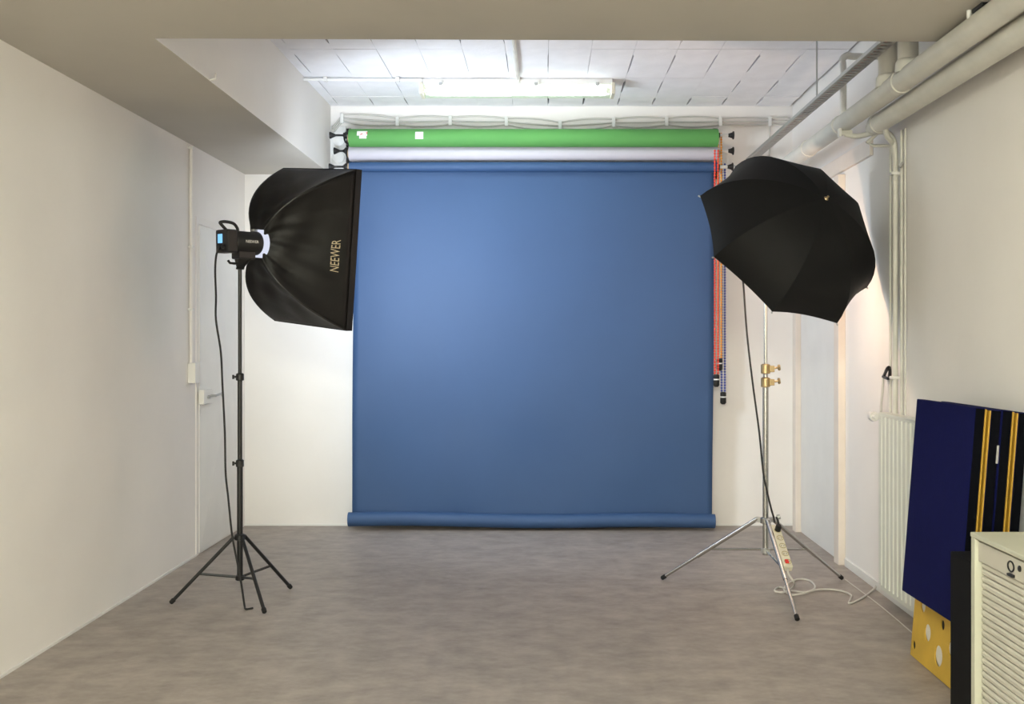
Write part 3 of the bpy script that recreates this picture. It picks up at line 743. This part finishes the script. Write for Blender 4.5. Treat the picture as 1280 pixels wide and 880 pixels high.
    for k in range(5):
        sc = c0+d*(.05+k*.062)+up*.018
        rim_ = MB().lathe(sc-up*.004, up, [(0, .019), (.006, .019), (.006, .016), (.002, .015)], 18).build('socket', 'socket_grey', ps)
        if k == 0:
            MB().lathe(sc-up*.002, up, [(0, .016), (.03, .016), (.04, .012)], 14).tube([sc+up*.03, sc+up*.045-d*.03, sc+up*.04-d*.06], .006, 8).build('plug', 'rubber', ps)
        else:
            for s in (-1, 1): MB().lathe(sc-up*.003+side*s*.007, up, [(0, .0025), (.004, .0025)], 8).build('pin_hole', 'rubber', rim_)
    MB().obox(c1-d*.035+up*.018, d, side, up, .014, .010, .005).build('switch', 'red_switch', ps, bevel=.002)
    # white lead from the strip, coiled on the floor and running to the wall
    def cr(x, y, z=.006): return fl(800+x/3.668, 560+y/3.668, z)
    pts = [c1+d*.0, c1+d*.03-up*.01, lx(.60, .055, -.03), cr(700, 640, .05), cr(655, 662), cr(618, 655), cr(640, 638), cr(700, 655), cr(760, 660), cr(802, 642), cr(785, 612), cr(740, 600), cr(695, 612), cr(660, 645), cr(690, 672, .012), cr(745, 668, .014), cr(800, 652, .012), cr(860, 648), cr(925, 656), cr(968, 676), cr(958, 712), cr(1000, 697), cr(1050, 665), cr(1085, 640)+Vector((0, 0, .02)), Vector((XR-.004, fl(1086, 727).y, .045))]
    tag(MB().tube(spline(pts, 6), .0055, 8).build('extension_lead', 'cable_white'), 'white lead of the power strip, coiled on the floor and running to the wall', 'cable')
    P = [fl(1056, 724, .003), fl(1075, 738, .003), fl(1095, 753, .003), fl(1116, 770, .003), fl(1137, 788, .003), fl(1160, 806, .003)]
    tag(MB().tube(spline(P, 4), .003, 6).build('string', 'cable_white'), 'thin white string lying on the floor along the right wall', 'string')
umbrella()

# ================================================================= boards, boxes and cabinet at the right
def boards():
    # frame of the leaning stack: far and near ends, lean
    F0 = Vector((1.576, 4.748, .304)); N0 = Vector((1.593, 4.147, .304)); up = Vector((.066, 0, .844)); L = up.length
    e = (F0-N0); W = e.length; e.normalize(); u = up.normalized(); n = e.cross(u)
    if n.x < 0: n = -n
    th = .040; gap = .023; off = 0
    labs = ['navy fabric display board leaning at the front of the stack, its whole face showing',
            'navy fabric display board directly behind the front board, yellow edging on the side facing it',
            'navy fabric display board, third in the leaning stack, yellow edging towards the wall',
            'navy fabric display board at the back of the leaning stack, against the wall']
    for i in range(4):
        b = N0+n*off; h = -.000
        t = thing('display_board', b+e*(W/2)+n*(th/2), labs[i], 'board', 'navy display boards leaning by the radiator')
        hgt = L-(0, .004, .002, .006)[i]
        mb = MB().obox(b+e*(W/2)+n*(th/2)+u*(hgt/2), e, n, u, W/2, th/2, hgt/2)
        bo = mb.build('fabric_panel', 'navy', t, bevel=.004)
        MB().obox(b+n*(th/2)+u*(hgt/2)-e*.001, e, n, u, .0015, th/2-.003, hgt/2-.003).build('edge_band', 'edge_black', t)
        s = 1 if i in (0, 2) else 0                    # side with the yellow edging
        x0 = th if s else -.0065
        q = b+n*(x0+.00325)
        MB().obox(q+u*(hgt/2)+e*.012, e, n, u, .014, .00325, hgt/2-.004).build('edge_trim', 'yellow_edge', t, bevel=.001)
        MB().obox(q+u*(hgt-.014)+e*(W/2), e, n, u, W/2-.03, .00325, .010).build('top_trim', 'navy_dark', t)
        if i == 1:
            MB().obox(b+n*(th-.004)+u*(hgt-.17)-e*.004, e, n, u, .003, .004, .035).build('clip', 'galvanised', t, bevel=.001)
        off += th+(gap if s else .004)
boards()
def cheese_box():
    xa, xb = 1.632, 1.652; sh = .085                    # face of the box, leaning a little towards the wall
    y0, y1, zt = 4.33, 4.81, .2865
    t = thing('display_plinth', (1.72, 4.55, 0), 'yellow box with round holes, standing on the floor under the navy boards', 'box')
    cu = bpy.data.curves.new('panel', 'CURVE'); cu.dimensions = '2D'; cu.fill_mode = 'BOTH'; cu.extrude = .0025
    def poly(P):
        sp = cu.splines.new('POLY'); sp.points.add(len(P)-1); sp.use_cyclic_u = True
        for i, (a, b) in enumerate(P): sp.points[i].co = (a, b, 0, 1)
    poly([(y0, .004), (y1, .004), (y1, zt), (y0, zt)])
    holes = [(4.628, .150, .036, 0), (4.487, .091, .043, 0), (4.365, .155, .030, 0), (4.470, .224, .021, 1), (4.775, .055, .019, 1), (4.705, .246, .028, 0)]
    for (y, z, r, k) in holes: poly([(y+r*math.cos(a*PI/12), z+r*math.sin(a*PI/12)) for a in range(24)])
    o = bpy.data.objects.new('panel', cu); COL.objects.link(o)
    me = bpy.data.meshes.new_from_object(o.evaluated_get(bpy.context.evaluated_depsgraph_get()))
    mb = MB(); mb.add([Vector((1.637+v.co.z+(v.co.y)*sh, v.co.x, v.co.y)) for v in me.vertices], [tuple(p.vertices) for p in me.polygons])
    bpy.data.objects.remove(o); bpy.data.curves.remove(cu); bpy.data.meshes.remove(me)
    mb.build('pierced_panel', 'yellow_board', t)
    def sheared(a, b, name, m):
        (x0, ya, z0), (x1, yb, z1) = a, b; k = lambda x, y, z: (x+z*sh, y, z)
        MB().hexa([k(x0,ya,z0),k(x1,ya,z0),k(x1,yb,z0),k(x0,yb,z0),k(x0,ya,z1),k(x1,ya,z1),k(x1,yb,z1),k(x0,yb,z1)]).build(name, m, t)
    sheared((1.643, y0, .004), (1.82, y0+.012, zt), 'end_panel', 'yellow_board')
    sheared((1.643, y1-.012, .004), (1.82, y1, zt), 'end_panel', 'yellow_board')
    sheared((1.643, y0+.012, zt-.012), (1.82, y1-.012, zt), 'top_panel', 'yellow_board')
    sheared((1.643, y0+.012, .004), (1.82, y1-.012, .014), 'base_panel', 'dark_inside')
    for (y, z, r, k) in holes:
        x = 1.6405+z*sh
        MB().lathe((x, y, z), (1, 0, 0), [(0, r+.004), (.006, r+.004)], 20).build('hole_backing', 'dark_inside' if k else 'white_board', t)
cheese_box()
bb = MB().box((1.50, 3.745, 0), (1.80, 3.98, .628)).build('plinth', 'black_board', bevel=.004)
tag(bb, 'plain black upright box standing behind the roller-shutter cabinet', 'box')
def cabinet():
    x0, x1, ya, yb, zt = 1.47, 1.865, 2.66, 3.71, .747
    t = thing('shutter_cabinet', ((x0+x1)/2, (ya+yb)/2, 0), 'cream metal cabinet with a horizontal roller shutter along the right wall', 'cabinet')
    MB().box((x0-.002, ya-.003, zt-.016), (x1, yb+.003, zt)).build('top', 'cabinet_paint', t, bevel=.003)
    MB().box((x0, yb-.032, 0), (x1, yb, zt-.016)).build('side_panel', 'cabinet_paint', t, bevel=.002)
    MB().box((x0, ya, 0), (x1, ya+.032, zt-.016)).build('side_panel', 'cabinet_paint', t, bevel=.002)
    MB().box((x1-.01, ya+.032, .0), (x1, yb-.032, zt-.016)).build('back_panel', 'cabinet_paint', t)
    MB().box((x0+.005, ya+.032, 0), (x1-.01, yb-.032, .05)).build('plinth_panel', 'cabinet_paint', t, bevel=.002)
    hd = MB().box((x0+.012, ya+.033, zt-.092), (x0+.03, yb-.033, zt-.026)).build('header', 'cabinet_slat', t, bevel=.002)
    MB().box((x0+.05, ya+.033, .05), (x0+.054, yb-.033, zt-.03)).build('shutter_backing', 'dark_inside', t)
    zs = zt-.094; n = 26; p = (zs-.052)/n; s0 = None
    for i in range(n):
        z = zs-p*(i+1)
        if s0 is None:
            xx = x0+.02; a, b = ya+.034, yb-.042
            prof = [(xx+.014, z+.001), (xx+.004, z+.0015), (xx, z+p*.3), (xx, z+p*.7), (xx+.004, z+p-.002), (xx+.014, z+p-.001)]
            k = len(prof); vs = [(X, a, Z) for X, Z in prof]+[(X, b, Z) for X, Z in prof]
            s0 = MB().add(vs, [tuple(range(k)), tuple(range(k, 2*k))]+[(j, (j+1) % k, (j+1) % k+k, j+k) for j in range(k)]).build('slat', 'cabinet_slat', t); zz = z
        else:
            o = s0.copy(); COL.objects.link(o); o.parent = t; o.location = s0.location+Vector((0, 0, z-zz))
    q = onx(1265, 708, x0+.012)
    ring = [(x0+.008, q.y+.022*math.cos(a*PI/8), q.z+.016*math.sin(a*PI/8)) for a in range(17)]
    MB().tube(ring, .0026, 6, caps=False).build('ring_pull', 'black_metal', t)
    q = onx(1275, 711, x0+.012)
    MB().lathe((x0+.013, q.y, q.z), (-1,0,0), [(0, .010), (.004, .010), (.006, .007)], 14).build('lock', 'black_metal', t)
    q = onx(1264.5, 718.5, x0+.01)
    MB().box((x0+.002, q.y-.02, q.z-.006), (x0+.02, q.y+.02, q.z+.003)).build('shutter_grip', 'black_metal', t, bevel=.002)
cabinet()
